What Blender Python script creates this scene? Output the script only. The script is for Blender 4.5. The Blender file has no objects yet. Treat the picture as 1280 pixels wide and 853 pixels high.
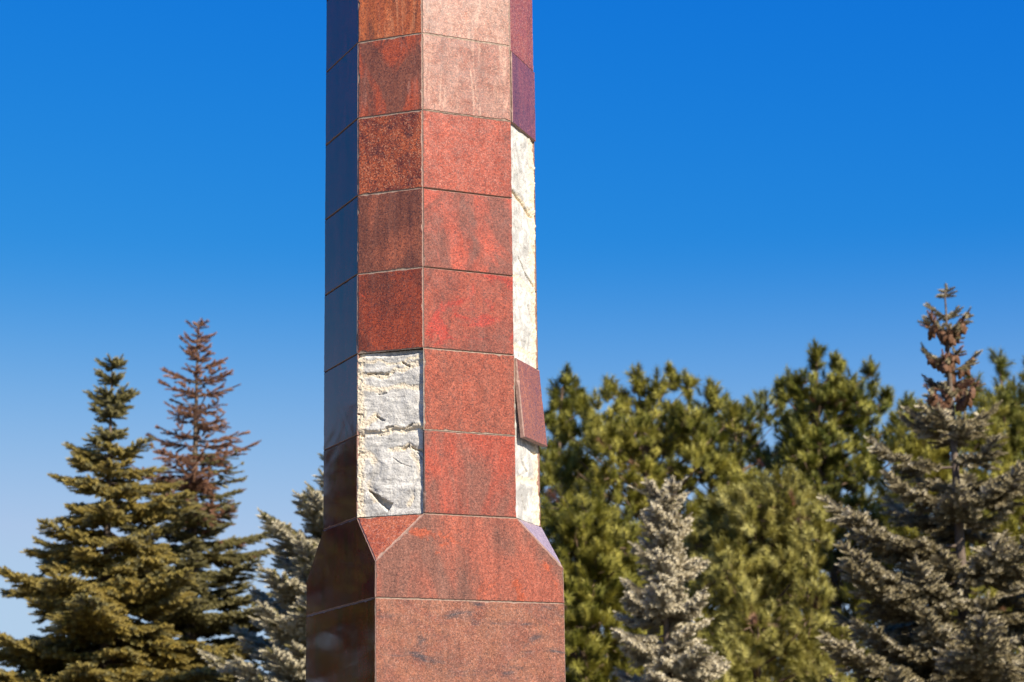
import bpy, math, random
import numpy as np
from mathutils import Matrix, Vector
R = math.radians
SC = bpy.context.scene
COL = SC.collection

# ------------------------------------------------------------------ camera
EYE = 1.7
cam = bpy.data.cameras.new("camera"); camo = bpy.data.objects.new("camera", cam); COL.objects.link(camo)
cam.sensor_width = 36.0; cam.lens = 2616.0 / 1280 * 36.0
cam.clip_start = 0.1; cam.clip_end = 4000
camo.matrix_world = Matrix.Translation((0, 0, EYE)) @ Matrix.Rotation(R(90) + 0.21994833, 4, 'X') @ Matrix.Rotation(-0.01379291, 4, 'Z')
cam.dof.use_dof = True; cam.dof.focus_distance = 10.3; cam.dof.aperture_fstop = 3.9
SC.camera = camo

# ------------------------------------------------------------------ sky and sun
SUN_AZ, SUN_EL = R(40), R(34)      # azimuth measured from straight behind the camera towards its right
sun_dir = Vector((math.sin(SUN_AZ) * math.cos(SUN_EL), -math.cos(SUN_AZ) * math.cos(SUN_EL), math.sin(SUN_EL)))
W = bpy.data.worlds.new("World"); SC.world = W; W.use_nodes = True
wn = W.node_tree; wn.nodes.clear()
sky = wn.nodes.new("ShaderNodeTexSky"); sky.sky_type = 'NISHITA'; sky.sun_disc = False
sky.sun_elevation = SUN_EL; sky.sun_rotation = math.atan2(sun_dir.x, sun_dir.y)
sky.altitude = 100; sky.air_density = 1.0; sky.dust_density = 0.25; sky.ozone_density = 3.0
hs = wn.nodes.new("ShaderNodeHueSaturation"); hs.inputs['Saturation'].default_value = 1.12
bg = wn.nodes.new("ShaderNodeBackground"); bg.inputs[1].default_value = 0.084
wo = wn.nodes.new("ShaderNodeOutputWorld")
wn.links.new(sky.outputs[0], hs.inputs['Color'])
sep = wn.nodes.new("ShaderNodeSeparateColor"); cmb = wn.nodes.new("ShaderNodeCombineColor"); wn.links.new(hs.outputs[0], sep.inputs[0])
# deep polarised blue: each channel of the sky gets its own contrast
for ch, (ref, gain, power, top) in enumerate(((2.97, 1.35, 3.1, 2.0), (5.25, 2.85, 0.92, 6.0), (7.69, 5.17, 0.2, 8.0))):
    src = sep.outputs[ch]
    for op, val in (('DIVIDE', ref), ('POWER', power), ('MULTIPLY', gain), ('MINIMUM', top)):
        q = wn.nodes.new("ShaderNodeMath"); q.operation = op; wn.links.new(src, q.inputs[0]); q.inputs[1].default_value = val; src = q.outputs[0]
    wn.links.new(src, cmb.inputs[ch])
geo = wn.nodes.new("ShaderNodeTexCoord"); sxyz = wn.nodes.new("ShaderNodeSeparateXYZ"); wn.links.new(geo.outputs['Generated'], sxyz.inputs[0])
mr = wn.nodes.new("ShaderNodeMapRange"); mr.interpolation_type = 'SMOOTHSTEP'
for sock, val in zip(mr.inputs[1:5], (0.03, 0.27, 1.0, 0.0)): sock.default_value = val
wn.links.new(sxyz.outputs[2], mr.inputs[0])
hz = wn.nodes.new("ShaderNodeMix"); hz.data_type = 'RGBA'; hz.inputs[7].default_value = (3.1, 4.1, 5.4, 1)   # pale band of air along the horizon
wn.links.new(mr.outputs[0], hz.inputs[0]); wn.links.new(cmb.outputs[0], hz.inputs[6])
wn.links.new(hz.outputs[2], bg.inputs[0]); wn.links.new(bg.outputs[0], wo.inputs[0])
sl = bpy.data.lights.new("sun", 'SUN'); sl.energy = 5.0; sl.angle = R(0.53); sl.color = (1.0, 0.93, 0.82)
so = bpy.data.objects.new("sun", sl); COL.objects.link(so)
so.rotation_euler = sun_dir.to_track_quat('Z', 'Y').to_euler(); so.location = (20, -20, 20)
vs = SC.view_settings
vs.view_transform = 'Standard'; vs.look = 'None'; vs.exposure = 0.85; vs.gamma = 1.0; vs.use_curve_mapping = False
SC.render.engine = 'CYCLES'

# ------------------------------------------------------------------ helpers
def np_mesh(name, verts, faces=None, tris=None, mats=(), mat_idx=None, smooth=False):
    """faces: list of index lists, or tris: (n,3) array"""
    me = bpy.data.meshes.new(name)
    if tris is not None:
        n = len(tris)
        me.vertices.add(len(verts)); me.vertices.foreach_set("co", np.asarray(verts, np.float32).ravel())
        me.loops.add(n * 3); me.loops.foreach_set("vertex_index", np.asarray(tris, np.int32).ravel())
        me.polygons.add(n); me.polygons.foreach_set("loop_start", np.arange(0, n * 3, 3, dtype=np.int32))
        if mat_idx is not None: me.polygons.foreach_set("material_index", np.asarray(mat_idx, np.int32))
        me.update(calc_edges=True)
    else:
        me.from_pydata([tuple(v) for v in verts], [], faces)
        if mat_idx is not None: me.polygons.foreach_set("material_index", np.asarray(mat_idx, np.int32))
        me.update()
    for m in mats: me.materials.append(m)
    if smooth: me.polygons.foreach_set("use_smooth", [True] * len(me.polygons))
    return me

def obj(name, me, parent=None, loc=(0, 0, 0), label=None):
    o = bpy.data.objects.new(name, me); COL.objects.link(o); o.location = loc
    if parent: o.parent = parent
    if label: o["label"] = label
    return o

def thing(name, label, cat, loc=(0, 0, 0), rotz=0.0, group=None):
    o = bpy.data.objects.new(name, None); COL.objects.link(o)
    o.location = loc; o.rotation_euler = (0, 0, rotz); o.empty_display_size = 0.3
    o["label"] = label; o["category"] = cat
    if group: o["group"] = group
    return o

def mat(name):
    m = bpy.data.materials.new(name); m.use_nodes = True
    nt = m.node_tree; nt.nodes.clear()
    out = nt.nodes.new("ShaderNodeOutputMaterial"); b = nt.nodes.new("ShaderNodeBsdfPrincipled")
    nt.links.new(b.outputs[0], out.inputs[0])
    return m, nt, b

def N(nt, typ, **kw):
    n = nt.nodes.new(typ)
    for k, v in kw.items():
        if k.startswith('i_'): n.inputs[k[2:].replace('_', ' ')].default_value = v
        else: setattr(n, k, v)
    return n

def ramp(nt, src, stops):
    r = nt.nodes.new("ShaderNodeValToRGB")
    e = r.color_ramp.elements
    while len(e) > 1: e.remove(e[0])
    e[0].position = stops[0][0]; c = stops[0][1]; e[0].color = (*c, 1) if hasattr(c, '__len__') else (c, c, c, 1)
    for p, c in stops[1:]:
        q = e.new(p); q.color = (*c, 1) if hasattr(c, '__len__') else (c, c, c, 1)
    nt.links.new(src, r.inputs[0]); return r.outputs[0]

def mix(nt, fac, a, b, mode='MIX'):
    m = nt.nodes.new("ShaderNodeMix"); m.data_type = 'RGBA'; m.blend_type = mode
    for sock, v in ((m.inputs[0], fac), (m.inputs[6], a), (m.inputs[7], b)):
        if isinstance(v, bpy.types.NodeSocket): nt.links.new(v, sock)
        elif hasattr(v, '__len__'): sock.default_value = (*v, 1)
        else: sock.default_value = v
    return m.outputs[2]

def noise(nt, vec, scale, detail=4, rough=0.55, dist=0.0):
    n = N(nt, "ShaderNodeTexNoise"); n.inputs['Scale'].default_value = scale; n.inputs['Detail'].default_value = detail
    n.inputs['Roughness'].default_value = rough; n.inputs['Distortion'].default_value = dist
    nt.links.new(vec, n.inputs['Vector']); return n.outputs['Fac']

# ------------------------------------------------------------------ materials: granite
def granite(name, base, alt, dark, seed, tilt=0.0, stretch=0.45, bscale=3.2, band=(0.42, 0.6), dark_at=0.62, dark_amt=0.7,
            blob=None, blob_at=0.68, pale=0.06, pale_col=(0.62, 0.40, 0.33), grain=1.0, rough=0.2, scratch=0.0, flecks=0.0, darkscale=5.0, dust_amt=.10, vein=.65, wavy=.05, spec=.45):
    k = lambda c: (c[0] * .78, c[1] * .66, c[2] * .50)
    base, alt, dark = k(base), k(alt), k(dark); pale_col = (pale_col[0] * .78, pale_col[1] * .64, pale_col[2] * .56)
    if blob: blob = k(blob)
    m, nt, b = mat(name)
    tc = N(nt, "ShaderNodeTexCoord")
    mp = N(nt, "ShaderNodeMapping"); mp.inputs['Location'].default_value = (seed * 3.17, seed * 1.31, seed * 7.7)
    nt.links.new(tc.outputs['Object'], mp.inputs[0])
    rot = N(nt, "ShaderNodeMapping"); rot.inputs['Rotation'].default_value = (0, tilt, 0); rot.inputs['Scale'].default_value = (1, 1, stretch)
    nt.links.new(mp.outputs[0], rot.inputs[0])
    v, va = mp.outputs[0], rot.outputs[0]
    big = noise(nt, va, bscale, 5, 0.55, 1.6)
    col = mix(nt, ramp(nt, big, [(band[0], 0.0), (band[1], 1.0)]), base, alt)
    dk = noise(nt, va, darkscale, 6, 0.62, 2.2)
    col = mix(nt, ramp(nt, dk, [(dark_at, 0.0), (dark_at + 0.09, dark_amt)]), col, dark)
    if blob:
        bl = noise(nt, v, 3.3, 4, 0.6, 0.8)
        col = mix(nt, ramp(nt, bl, [(blob_at, 0.0), (blob_at + 0.05, 0.85)]), col, blob)
    if scratch:
        sm = N(nt, "ShaderNodeMapping"); sm.inputs['Rotation'].default_value = (0, tilt * 0.6, 0); sm.inputs['Scale'].default_value = (1, 1, 0.12)
        nt.links.new(mp.outputs[0], sm.inputs[0])
        sc = noise(nt, sm.outputs[0], 9, 5, 0.65, 2.5)
        col = mix(nt, ramp(nt, sc, [(0.56, 0.0), (0.66, scratch)]), col, pale_col)
    if flecks:
        fm = N(nt, "ShaderNodeMapping"); fm.inputs['Rotation'].default_value = (0, R(-25), 0); fm.inputs['Scale'].default_value = (1, 1, 3.2)
        nt.links.new(mp.outputs[0], fm.inputs[0])
        fl = noise(nt, fm.outputs[0], 3.1, 5, 0.6, 0.9)
        col = mix(nt, ramp(nt, fl, [(0.53, 0.0), (0.59, flecks * .3), (0.67, flecks)]), col, (0.035, 0.032, 0.036))
    # crystals
    vo = N(nt, "ShaderNodeTexVoronoi"); vo.inputs['Scale'].default_value = 210.0
    nt.links.new(v, vo.inputs['Vector'])
    sp = N(nt, "ShaderNodeSeparateColor"); nt.links.new(vo.outputs['Color'], sp.inputs[0])
    g = grain
    col = mix(nt, 1.0, col, ramp(nt, sp.outputs[0], [(0.0, 1 - 0.45 * g), (0.3, 1 - 0.15 * g), (0.8, 1.08), (1.0, 1 + 0.4 * g)]), 'MULTIPLY')
    mid = noise(nt, v, 75, 4, 0.7, 0.3)
    col = mix(nt, 1.0, col, ramp(nt, mid, [(0.3, 0.70), (0.5, 0.98), (0.7, 1.24)]), 'MULTIPLY')
    col = mix(nt, ramp(nt, sp.outputs[1], [(0.86, 0.0), (0.9, pale * 2.2)]), col, pale_col)
    col = mix(nt, ramp(nt, sp.outputs[2], [(0.86, 0.0), (0.9, 0.5 * g)]), col, (0.03, 0.018, 0.018))
    # flowing veins
    vm = N(nt, "ShaderNodeMapping"); vm.inputs['Rotation'].default_value = (0, tilt + .25, 0); vm.inputs['Scale'].default_value = (1, 1, stretch * .42)
    nt.links.new(mp.outputs[0], vm.inputs[0])
    vn = noise(nt, vm.outputs[0], bscale * 3.4, 5, 0.6, 1.4)
    col = mix(nt, 1.0, col, ramp(nt, vn, [(0.32, 1 - .34 * vein), (0.46, 1.0), (0.56, 1.0), (0.68, 1 + .30 * vein)]), 'MULTIPLY')
    # rain dust: fine vertical wash
    dm = N(nt, "ShaderNodeMapping"); dm.inputs['Scale'].default_value = (1, 1, 0.06); nt.links.new(mp.outputs[0], dm.inputs[0])
    du = noise(nt, dm.outputs[0], 26, 4, 0.7, 0.2)
    dust = ramp(nt, du, [(0.5, 0.0), (0.75, dust_amt)])
    col = mix(nt, dust, col, (0.26, 0.18, 0.14))
    nt.links.new(col, b.inputs['Base Color'])
    b.inputs['Specular IOR Level'].default_value = spec
    rr = noise(nt, v, 18, 5, 0.7)
    nt.links.new(ramp(nt, rr, [(0.3, rough * 0.8), (0.7, rough * 1.35)]), b.inputs['Roughness'])
    bp = N(nt, "ShaderNodeBump"); bp.inputs['Strength'].default_value = wavy; bp.inputs['Distance'].default_value = 0.004
    wav = noise(nt, v, 2.2, 2, 0.5)
    hsum = N(nt, "ShaderNodeMath", operation='ADD'); nt.links.new(mid, hsum.inputs[0]); nt.links.new(wav, hsum.inputs[1])
    nt.links.new(hsum.outputs[0], bp.inputs['Height']); nt.links.new(bp.outputs[0], b.inputs['Normal'])
    if wavy > .1:      # polished face with the slight unevenness of hand polishing: reflections break up
        wm = N(nt, "ShaderNodeMapping"); wm.inputs['Scale'].default_value = (1, 1, 2.6); nt.links.new(mp.outputs[0], wm.inputs[0])
        nt.links.new(noise(nt, wm.outputs[0], 2.4, 1, 0.4, .4), bp.inputs['Height'])
        bp.inputs['Strength'].default_value = 1.0; bp.inputs['Distance'].default_value = wavy * .0042
    return m

def rock_mat(name, stone, stone2, mortar):
    m, nt, b = mat(name)
    tc = N(nt, "ShaderNodeTexCoord"); v = tc.outputs['Object']
    at = N(nt, "ShaderNodeAttribute", attribute_name="mortar")
    big = noise(nt, v, 9, 6, 0.62, 1.2)
    c = mix(nt, ramp(nt, big, [(0.40, 0.0), (0.60, 1.0)]), stone, stone2)
    st = noise(nt, v, 34, 5, 0.7, 0.6)
    c = mix(nt, ramp(nt, st, [(0.52, 0.0), (0.68, 0.6)]), c, (0.30, 0.27, 0.235))
    mc = mix(nt, noise(nt, v, 55, 5, 0.75), mortar, (0.74, 0.64, 0.48))
    rust = noise(nt, v, 15, 5, 0.7, 0.5)
    mc = mix(nt, ramp(nt, rust, [(0.6, 0.0), (0.72, 0.55)]), mc, (0.36, 0.20, 0.09))
    c = mix(nt, at.outputs['Fac'], c, mc)
    fine = noise(nt, v, 160, 4, 0.75)
    c = mix(nt, 1.0, c, ramp(nt, fine, [(0.3, 0.72), (0.5, 1.0), (0.75, 1.1)]), 'MULTIPLY')
    pit = N(nt, "ShaderNodeTexVoronoi"); pit.inputs['Scale'].default_value = 46; nt.links.new(v, pit.inputs['Vector'])
    ps = N(nt, "ShaderNodeSeparateColor"); nt.links.new(pit.outputs['Color'], ps.inputs[0])
    nt.links.new(c, b.inputs['Base Color']); b.inputs['Roughness'].default_value = 0.92; b.inputs['Specular IOR Level'].default_value = 0.2
    h = N(nt, "ShaderNodeMath", operation='ADD'); nt.links.new(st, h.inputs[0]); nt.links.new(fine, h.inputs[1])
    bp = N(nt, "ShaderNodeBump"); bp.inputs['Strength'].default_value = 0.55; bp.inputs['Distance'].default_value = 0.006
    nt.links.new(h.outputs[0], bp.inputs['Height']); nt.links.new(bp.outputs[0], b.inputs['Normal'])
    return m

def plain(name, c1, c2, scale, rough=0.85, bump=0.0):
    m, nt, b = mat(name)
    tc = N(nt, "ShaderNodeTexCoord")
    n = noise(nt, tc.outputs['Object'], scale, 6, 0.65, 0.4)
    nt.links.new(mix(nt, ramp(nt, n, [(0.35, 0.0), (0.65, 1.0)]), c1, c2), b.inputs['Base Color'])
    b.inputs['Roughness'].default_value = rough
    if bump:
        bp = N(nt, "ShaderNodeBump"); bp.inputs['Strength'].default_value = bump; bp.inputs['Distance'].default_value = 0.02
        nt.links.new(n, bp.inputs['Height']); nt.links.new(bp.outputs[0], b.inputs['Normal'])
    return m

ROCK = rock_mat("pale_limestone", (0.64, 0.60, 0.53), (0.38, 0.36, 0.325), (0.60, 0.47, 0.30))
GROUT = plain("grey_cream_grout", (0.34, 0.26, 0.19), (0.16, 0.11, 0.085), 60, 0.95, 0.3)
CUT = plain("sawn_granite_edge", (0.32, 0.19, 0.14), (0.19, 0.10, 0.075), 90, 0.7)

# ------------------------------------------------------------------ setting: ground
gm, nt, b = mat("dry_grass_ground")
tc = N(nt, "ShaderNodeTexCoord"); v = tc.outputs['Object']
c = mix(nt, ramp(nt, noise(nt, v, 0.25, 6, 0.6, 0.5), [(0.4, 0.0), (0.6, 1.0)]), (0.10, 0.095, 0.04), (0.17, 0.14, 0.075))
c = mix(nt, 1.0, c, ramp(nt, noise(nt, v, 30, 5, 0.7), [(0.3, 0.55), (0.7, 1.25)]), 'MULTIPLY')
nt.links.new(c, b.inputs['Base Color']); b.inputs['Roughness'].default_value = 0.95
g = obj("ground", np_mesh("ground", [(-1500, -1500, 0), (1500, -1500, 0), (1500, 1500, 0), (-1500, 1500, 0)], [[0, 1, 2, 3]], mats=[gm]))
g["kind"] = "structure"
pv = plain("concrete_paving", (0.30, 0.29, 0.27), (0.22, 0.21, 0.2), 2.5, 0.9, 0.2)
g = obj("paving", np_mesh("paving", [(-5, -6, .004), (4.5, -6, .004), (4.5, 15.5, .004), (-5, 15.5, .004)], [[0, 1, 2, 3]], mats=[pv]))
g["kind"] = "structure"

# ------------------------------------------------------------------ the granite column
S, K = 0.5, 0.2525
H = 0.41082
Z0, ZF, ZS = 1.40335 + EYE, 1.16331 + EYE, 0.98860 + EYE
T = 0.022            # slab thickness
PHI = 0.43342
mon = thing("granite_column", "tall square-footed column clad in red granite slabs, several missing over pale stone", "monument",
            (-0.4221, 10.6307, 0), PHI)

octo = [(-S, -S + K), (-S + K, -S), (S - K, -S), (S, -S + K), (S, S - K), (S - K, S), (-S + K, S), (-S, S - K)]
sq = [(-S, -S), (S, -S), (S, S), (-S, S)]
def rows_z(i): return Z0 + H * i
rnd = random.Random(5)

def slab_mesh(pts, n, mats, t=T, mitre=None, seed=0, wear=0.003, chip=0.35):
    """pts: outer corners (3D, counter-clockwise seen from outside), n: outward normal.
    A sawn slab: worn arris all round, mitred back.  Returned around its own centre."""
    r = random.Random(seed)
    n = Vector(n).normalized()
    P = [Vector(p) for p in pts]; c = sum(P, Vector()) / len(P)
    mitre = mitre or [0.0] * len(P)
    # inset offsets per edge -> inner polygon
    def inset(offs):
        Q = []
        for i in range(len(P)):
            e0 = (P[i] - P[i - 1]).normalized(); e1 = (P[(i + 1) % len(P)] - P[i]).normalized()
            i0 = n.cross(e0); i1 = n.cross(e1)
            o0, o1 = offs[i - 1], offs[i]
            d = i0.dot(i1); det = 1 - d * d
            if det < 1e-6: Q.append(P[i] + i0 * o0); continue
            a = (o0 - d * o1) / det; bb = (o1 - d * o0) / det
            Q.append(P[i] + i0 * a + i1 * bb)
        return Q
    back = [p - n * t for p in inset(mitre)]
    front0 = inset([wear * 0.35] * len(P))
    lo, lm, lb = [], [], []
    for i in range(len(P)):
        j = (i + 1) % len(P); L = (P[j] - P[i]).length; k = max(4, int(L / 0.016))
        inn = n.cross((P[j] - P[i]).normalized())
        chips = [(r.uniform(0.02, 0.98), r.choice((r.uniform(.0015, .004), r.uniform(.003, .009))), r.uniform(0.006, 0.025) / L) for _ in range(6) if r.random() < chip]
        for s in range(k):
            u = s / k
            w = wear * (0.25 + 0.75 * r.random())
            for cu, ca, cw in chips:
                w += ca * max(0, 1 - abs(u - cu) / cw)
            if s == 0: w = 0.0
            q = front0[i].lerp(front0[j], u) + inn * w
            lo.append(q)
            lm.append(P[i].lerp(P[j], u) - n * (wear * 0.8 + w * 0.8))
            lb.append(back[i].lerp(back[j], u))
    m = len(lo)
    V = [v - c for v in lo + lm + lb]
    F = [list(range(m))]; MI = [0]
    for a in (0, m):
        for s in range(m):
            e = (s + 1) % m
            F.append([a + s, a + m + s, a + m + e, a + e]); MI.append(1)
    F.append([2 * m + s for s in range(m)][::-1]); MI.append(1)
    return np_mesh("granite_slab", V, F, mats=mats, mat_idx=MI), c

def add_slab(pts, n, m, name="granite_slab", label=None, gap=0.0022, mitre=None, seed=0, tilt=None, off=0.0, **kw):
    P = [Vector(p) for p in pts]; n = Vector(n).normalized(); jr = random.Random(seed + 900)
    Q = []
    for i in range(len(P)):
        e0 = (P[i] - P[i - 1]).normalized(); e1 = (P[(i + 1) % len(P)] - P[i]).normalized()
        i0 = n.cross(e0); i1 = n.cross(e1); d = i0.dot(i1); a = gap / (1 + d) if 1 + d > .2 else gap
        Q.append(P[i] + (i0 + i1) * a * jr.uniform(.75, 1.5) + n * (off + jr.uniform(-.0008, .0008)))
    me, c = slab_mesh(Q, n, [m, CUT], mitre=mitre, seed=seed, **kw)
    o = obj(name, me, mon, c, label)
    return o

# colours (albedos; some slabs below carry shade or sky sheen in them)
RED, PINK, BRN = (0.34, 0.085, 0.058), (0.40, 0.15, 0.105), (0.20, 0.075, 0.05)
DRK, ORG, PLM = (0.085, 0.035, 0.03), (0.43, 0.10, 0.03), (0.16, 0.07, 0.075)
GRN = (0.13, 0.085, 0.07)
fr = {  # front face, rows from the stop upwards
 0: granite("granite_red_plum", (0.38, 0.085, 0.058), (0.24, 0.10, 0.085), PLM, 1, tilt=R(28), stretch=.4, bscale=2.6, dark_at=.66, band=(.40, .58)),
 1: granite("granite_even_red", (0.34, 0.095, 0.065), (0.31, 0.10, 0.072), BRN, 2, bscale=4, stretch=.9, dark_at=.7, grain=1.1),
 2: granite("granite_red_patch", (0.33, 0.088, 0.062), (0.25, 0.085, 0.068), PLM, 3, tilt=R(20), stretch=.6, bscale=3, blob=(0.42, 0.055, 0.04), blob_at=.56, dark_at=.6, darkscale=6),
 3: granite("granite_bright_red", (0.44, 0.10, 0.07), (0.24, 0.09, 0.075), GRN, 4, tilt=R(12), stretch=.45, bscale=2.4, band=(.52, .6), dark_at=.68),
 4: granite("granite_rose_red", (0.38, 0.10, 0.07), (0.33, 0.085, 0.06), PLM, 5, bscale=3.4, stretch=.8, dark_at=.7, pale=.16),
 5: granite("granite_pale_streaked", (0.29, 0.115, 0.09), (0.34, 0.165, 0.135), BRN, 6, tilt=R(24), stretch=.3, bscale=4, scratch=.65, pale=.2, pale_col=(.62, .42, .32), dark_at=.7, rough=.26),  # upper rows: sky glare is put into the paler base colour
 6: granite("granite_pale_pink", (0.36, 0.185, 0.15), (0.33, 0.145, 0.11), BRN, 7, tilt=R(-30), stretch=.5, scratch=.4, pale=.25, pale_col=(.64, .46, .36), dark_at=.75, rough=.28)}
ch = {
 2: granite("granite_deep_red", (0.33, 0.070, 0.026), (0.20, 0.060, 0.03), DRK, 11, bscale=3.2, stretch=.8, blob=(.6, .07, .015), blob_at=.69, dark_at=.60, grain=1.25, dark_amt=.6),
 3: granite("granite_brown_veined", (0.22, 0.085, 0.052), (0.38, 0.13, 0.075), DRK, 12, tilt=R(25), stretch=.3, bscale=2.8, band=(.5, .64), dark_at=.54, darkscale=2.2, grain=1.1),
 4: granite("granite_coarse_rust", (0.40, 0.11, 0.045), (0.22, 0.06, 0.03), DRK, 13, bscale=7, stretch=.9, dark_at=.56, grain=1.5, pale=.3, pale_col=(.62, .33, .2)),
 5: granite("granite_brown_diagonal", (0.24, 0.095, 0.062), (0.42, 0.10, 0.045), (0.12, .06, .045), 14, tilt=R(-50), stretch=.35, bscale=3.2, band=(.5, .58), dark_at=.55, scratch=.25),
 6: granite("granite_orange_swirl", (0.50, 0.16, 0.06), (0.40, 0.11, 0.045), (0.12, .06, .035), 15, tilt=R(60), stretch=.25, bscale=4.2, scratch=.5, pale_col=(.66, .36, .2), dark_at=.58)}
rc = {
 5: granite("granite_purple", (0.25, 0.085, 0.085), (0.17, 0.07, 0.085), (0.08, .04, .05), 21, tilt=R(15), stretch=.4, dark_at=.58, rough=.16),
 6: granite("granite_rough_rose", (0.36, 0.115, 0.085), (0.31, 0.10, 0.075), BRN, 22, pale=.22, rough=.32),
 1: granite("granite_loose_rust", (0.32, 0.115, 0.035), (0.38, 0.145, 0.05), BRN, 23, pale=.1, rough=.15, dark_at=.62)}
lf = [granite("granite_shade_" + s, a, bcol, (0.03, .016, .016), 31 + i, tilt=R(10), stretch=.35, dark_at=.55, rough=.055, grain=.9, pale=.10, pale_col=(.16, .07, .06), dust_amt=.05, wavy=.22, spec=.32)  # left face: its shade is put into the colour, darker than the other slabs
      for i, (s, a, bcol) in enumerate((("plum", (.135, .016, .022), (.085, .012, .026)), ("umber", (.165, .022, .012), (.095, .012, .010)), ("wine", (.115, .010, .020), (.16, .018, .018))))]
stop_f = granite("granite_stop_banded", (0.36, 0.115, 0.085), (0.22, 0.105, 0.09), PLM, 41, tilt=R(14), stretch=.32, bscale=2.6, band=(.44, .6), blob=(.42, .10, .05), blob_at=.60, dark_at=.68)
base_f = granite("granite_base_flecked", (0.285, 0.125, 0.088), (0.24, 0.095, 0.072), BRN, 42, bscale=5, stretch=1.0, pale=.13, pale_col=(.58, .42, .36), flecks=.9, dark_at=.66, dark_amt=.35, rough=.3)
stop_c = granite("granite_stop_small", (0.40, 0.12, 0.065), (0.46, 0.16, 0.09), BRN, 43, bscale=5, stretch=.7, pale=.2, dark_at=.66)
stop_r = granite("granite_stop_sky_sheen", (0.40, 0.34, 0.46), (0.44, 0.38, 0.48), PLM, 44, rough=.25, dark_at=.72, grain=.5)  # lavender base: sheen of the sky put into the colour
generic = [granite("granite_hidden_" + s, a, bcol, BRN, 50 + i) for i, (s, a, bcol) in enumerate((("red", RED, BRN), ("pink", PINK, RED)))]

def quad(a, bb, z1, z2):
    return [(a[0], a[1], z1), (bb[0], bb[1], z1), (bb[0], bb[1], z2), (a[0], a[1], z2)]
MT = T * math.tan(R(22.5))
TOPROW = 7
mortar_cells = []       # (corner a, corner b, z1, z2, normal, depth)
for f in range(8):
    a = octo[(f) % 8]; bb = octo[(f + 1) % 8]     # f=0: near chamfer, 1: front, 2: right chamfer, 3: right face ... 7: left face
    e = Vector((bb[0] - a[0], bb[1] - a[1], 0)).normalized(); n = e.cross(Vector((0, 0, 1)))
    for i in range(TOPROW):
        z1, z2 = rows_z(i), rows_z(i + 1)
        hole = (f == 0 and i in (0, 1)) or (f == 2 and i in (0, 1, 2, 3, 4))
        if f == 0: m = ch.get(i)
        elif f == 1: m = fr[i]
        elif f == 2: m = rc.get(i)
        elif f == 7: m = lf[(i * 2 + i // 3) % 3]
        else: m = generic[(i + f) % 2]
        if f == 2 and i == 1:       # the slab that has come away and hangs from its top edge
            pts = quad((-K * .7071 + .012, 0), (K * .7071, 0), -H + .004, 0)
            me, c = slab_mesh(pts, (0, -1, 0), [m, CUT], t=T, mitre=[0, MT, 0, 0], seed=77, wear=.004, chip=.5)
            o = obj("granite_slab", me, mon, (0, 0, 0), "loose rust-red granite slab tipping outwards over the bare stone")
            mid = Vector(((a[0] + bb[0]) / 2, (a[1] + bb[1]) / 2, z2 - .010))
            M = Matrix.Translation(mid + n * .005) @ Matrix.Rotation(math.atan2(e.y, e.x), 4, 'Z') @ Matrix.Rotation(R(-5.0), 4, 'X') @ Matrix.Rotation(R(-.6), 4, 'Y') @ Matrix.Translation(c)
            o.matrix_local = M
            continue
        if hole: continue
        off = rnd.uniform(-.0008, .0008); lab = None
        pz1, pz2 = z1, z2
        if f == 2 and i == 5: pz2 = z2 - .024; pz1 = z1 - .006; off = .006; lab = "purple granite slab standing slightly proud above the bare stone"
        if f == 2 and i == 6: pz1 = z1 - .024
        add_slab(quad(a, bb, pz1, pz2), n, m, mitre=[0, MT, 0, MT], seed=f * 20 + i, off=off, gap=.0024, label=lab,
                 chip=.45 if f in (0, 1) else .3)
        mortar_cells.append((a, bb, z1, z2, n, (0.0035 if (f, i) not in ((1, 0), (1, 3), (1, 2), (1, 4)) else .012) if f != 7 else .013))

# base: square with sloping stops on the corners
for c in range(4):
    A = sq[c]; B = sq[(c + 1) % 4]
    e = Vector((B[0] - A[0], B[1] - A[1], 0)).normalized(); n = e.cross(Vector((0, 0, 1)))
    a2 = Vector((*A, 0)) + e * K; b2 = Vector((*B, 0)) - e * K
    pts = [(A[0], A[1], ZS), (B[0], B[1], ZS), (B[0], B[1], ZF), (b2.x, b2.y, Z0), (a2.x, a2.y, Z0), (A[0], A[1], ZF)]
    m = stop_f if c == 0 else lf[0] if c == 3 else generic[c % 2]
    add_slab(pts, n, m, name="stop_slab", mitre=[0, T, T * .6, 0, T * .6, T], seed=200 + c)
    mortar_cells.append((pts, None, 0, 0, n, .006))
    z2 = ZS; i = 0
    while z2 > 0.55:
        z1 = z2 - H
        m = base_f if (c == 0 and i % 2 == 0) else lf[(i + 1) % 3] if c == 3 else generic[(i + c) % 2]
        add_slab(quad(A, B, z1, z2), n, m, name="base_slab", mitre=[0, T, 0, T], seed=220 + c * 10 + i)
        mortar_cells.append((A, B, z1, z2, n, .005 if c != 3 else .004))
        z2 = z1; i += 1
    zb = z2
    # corner stop (triangle) at corner A
    eb = Vector((A[0] - sq[c - 1][0], A[1] - sq[c - 1][1], 0)).normalized()
    p0 = Vector((*A, Z0)) - eb * K; p1 = Vector((*A, Z0)) + e * K; p2 = Vector((*A, ZF))
    nn = (p2 - p0).cross(p1 - p0).normalized()
    if nn.x * A[0] + nn.y * A[1] < 0: nn = -nn
    m = stop_c if c == 0 else stop_r if c == 1 else generic[c % 2]
    add_slab([p2, p1, p0], nn, m, name="corner_stop_slab", mitre=[T * .4, T * .8, T * .4], seed=260 + c, wear=.004)
    mortar_cells.append(([p2, p1, p0], None, 0, 0, nn, .006))

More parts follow.
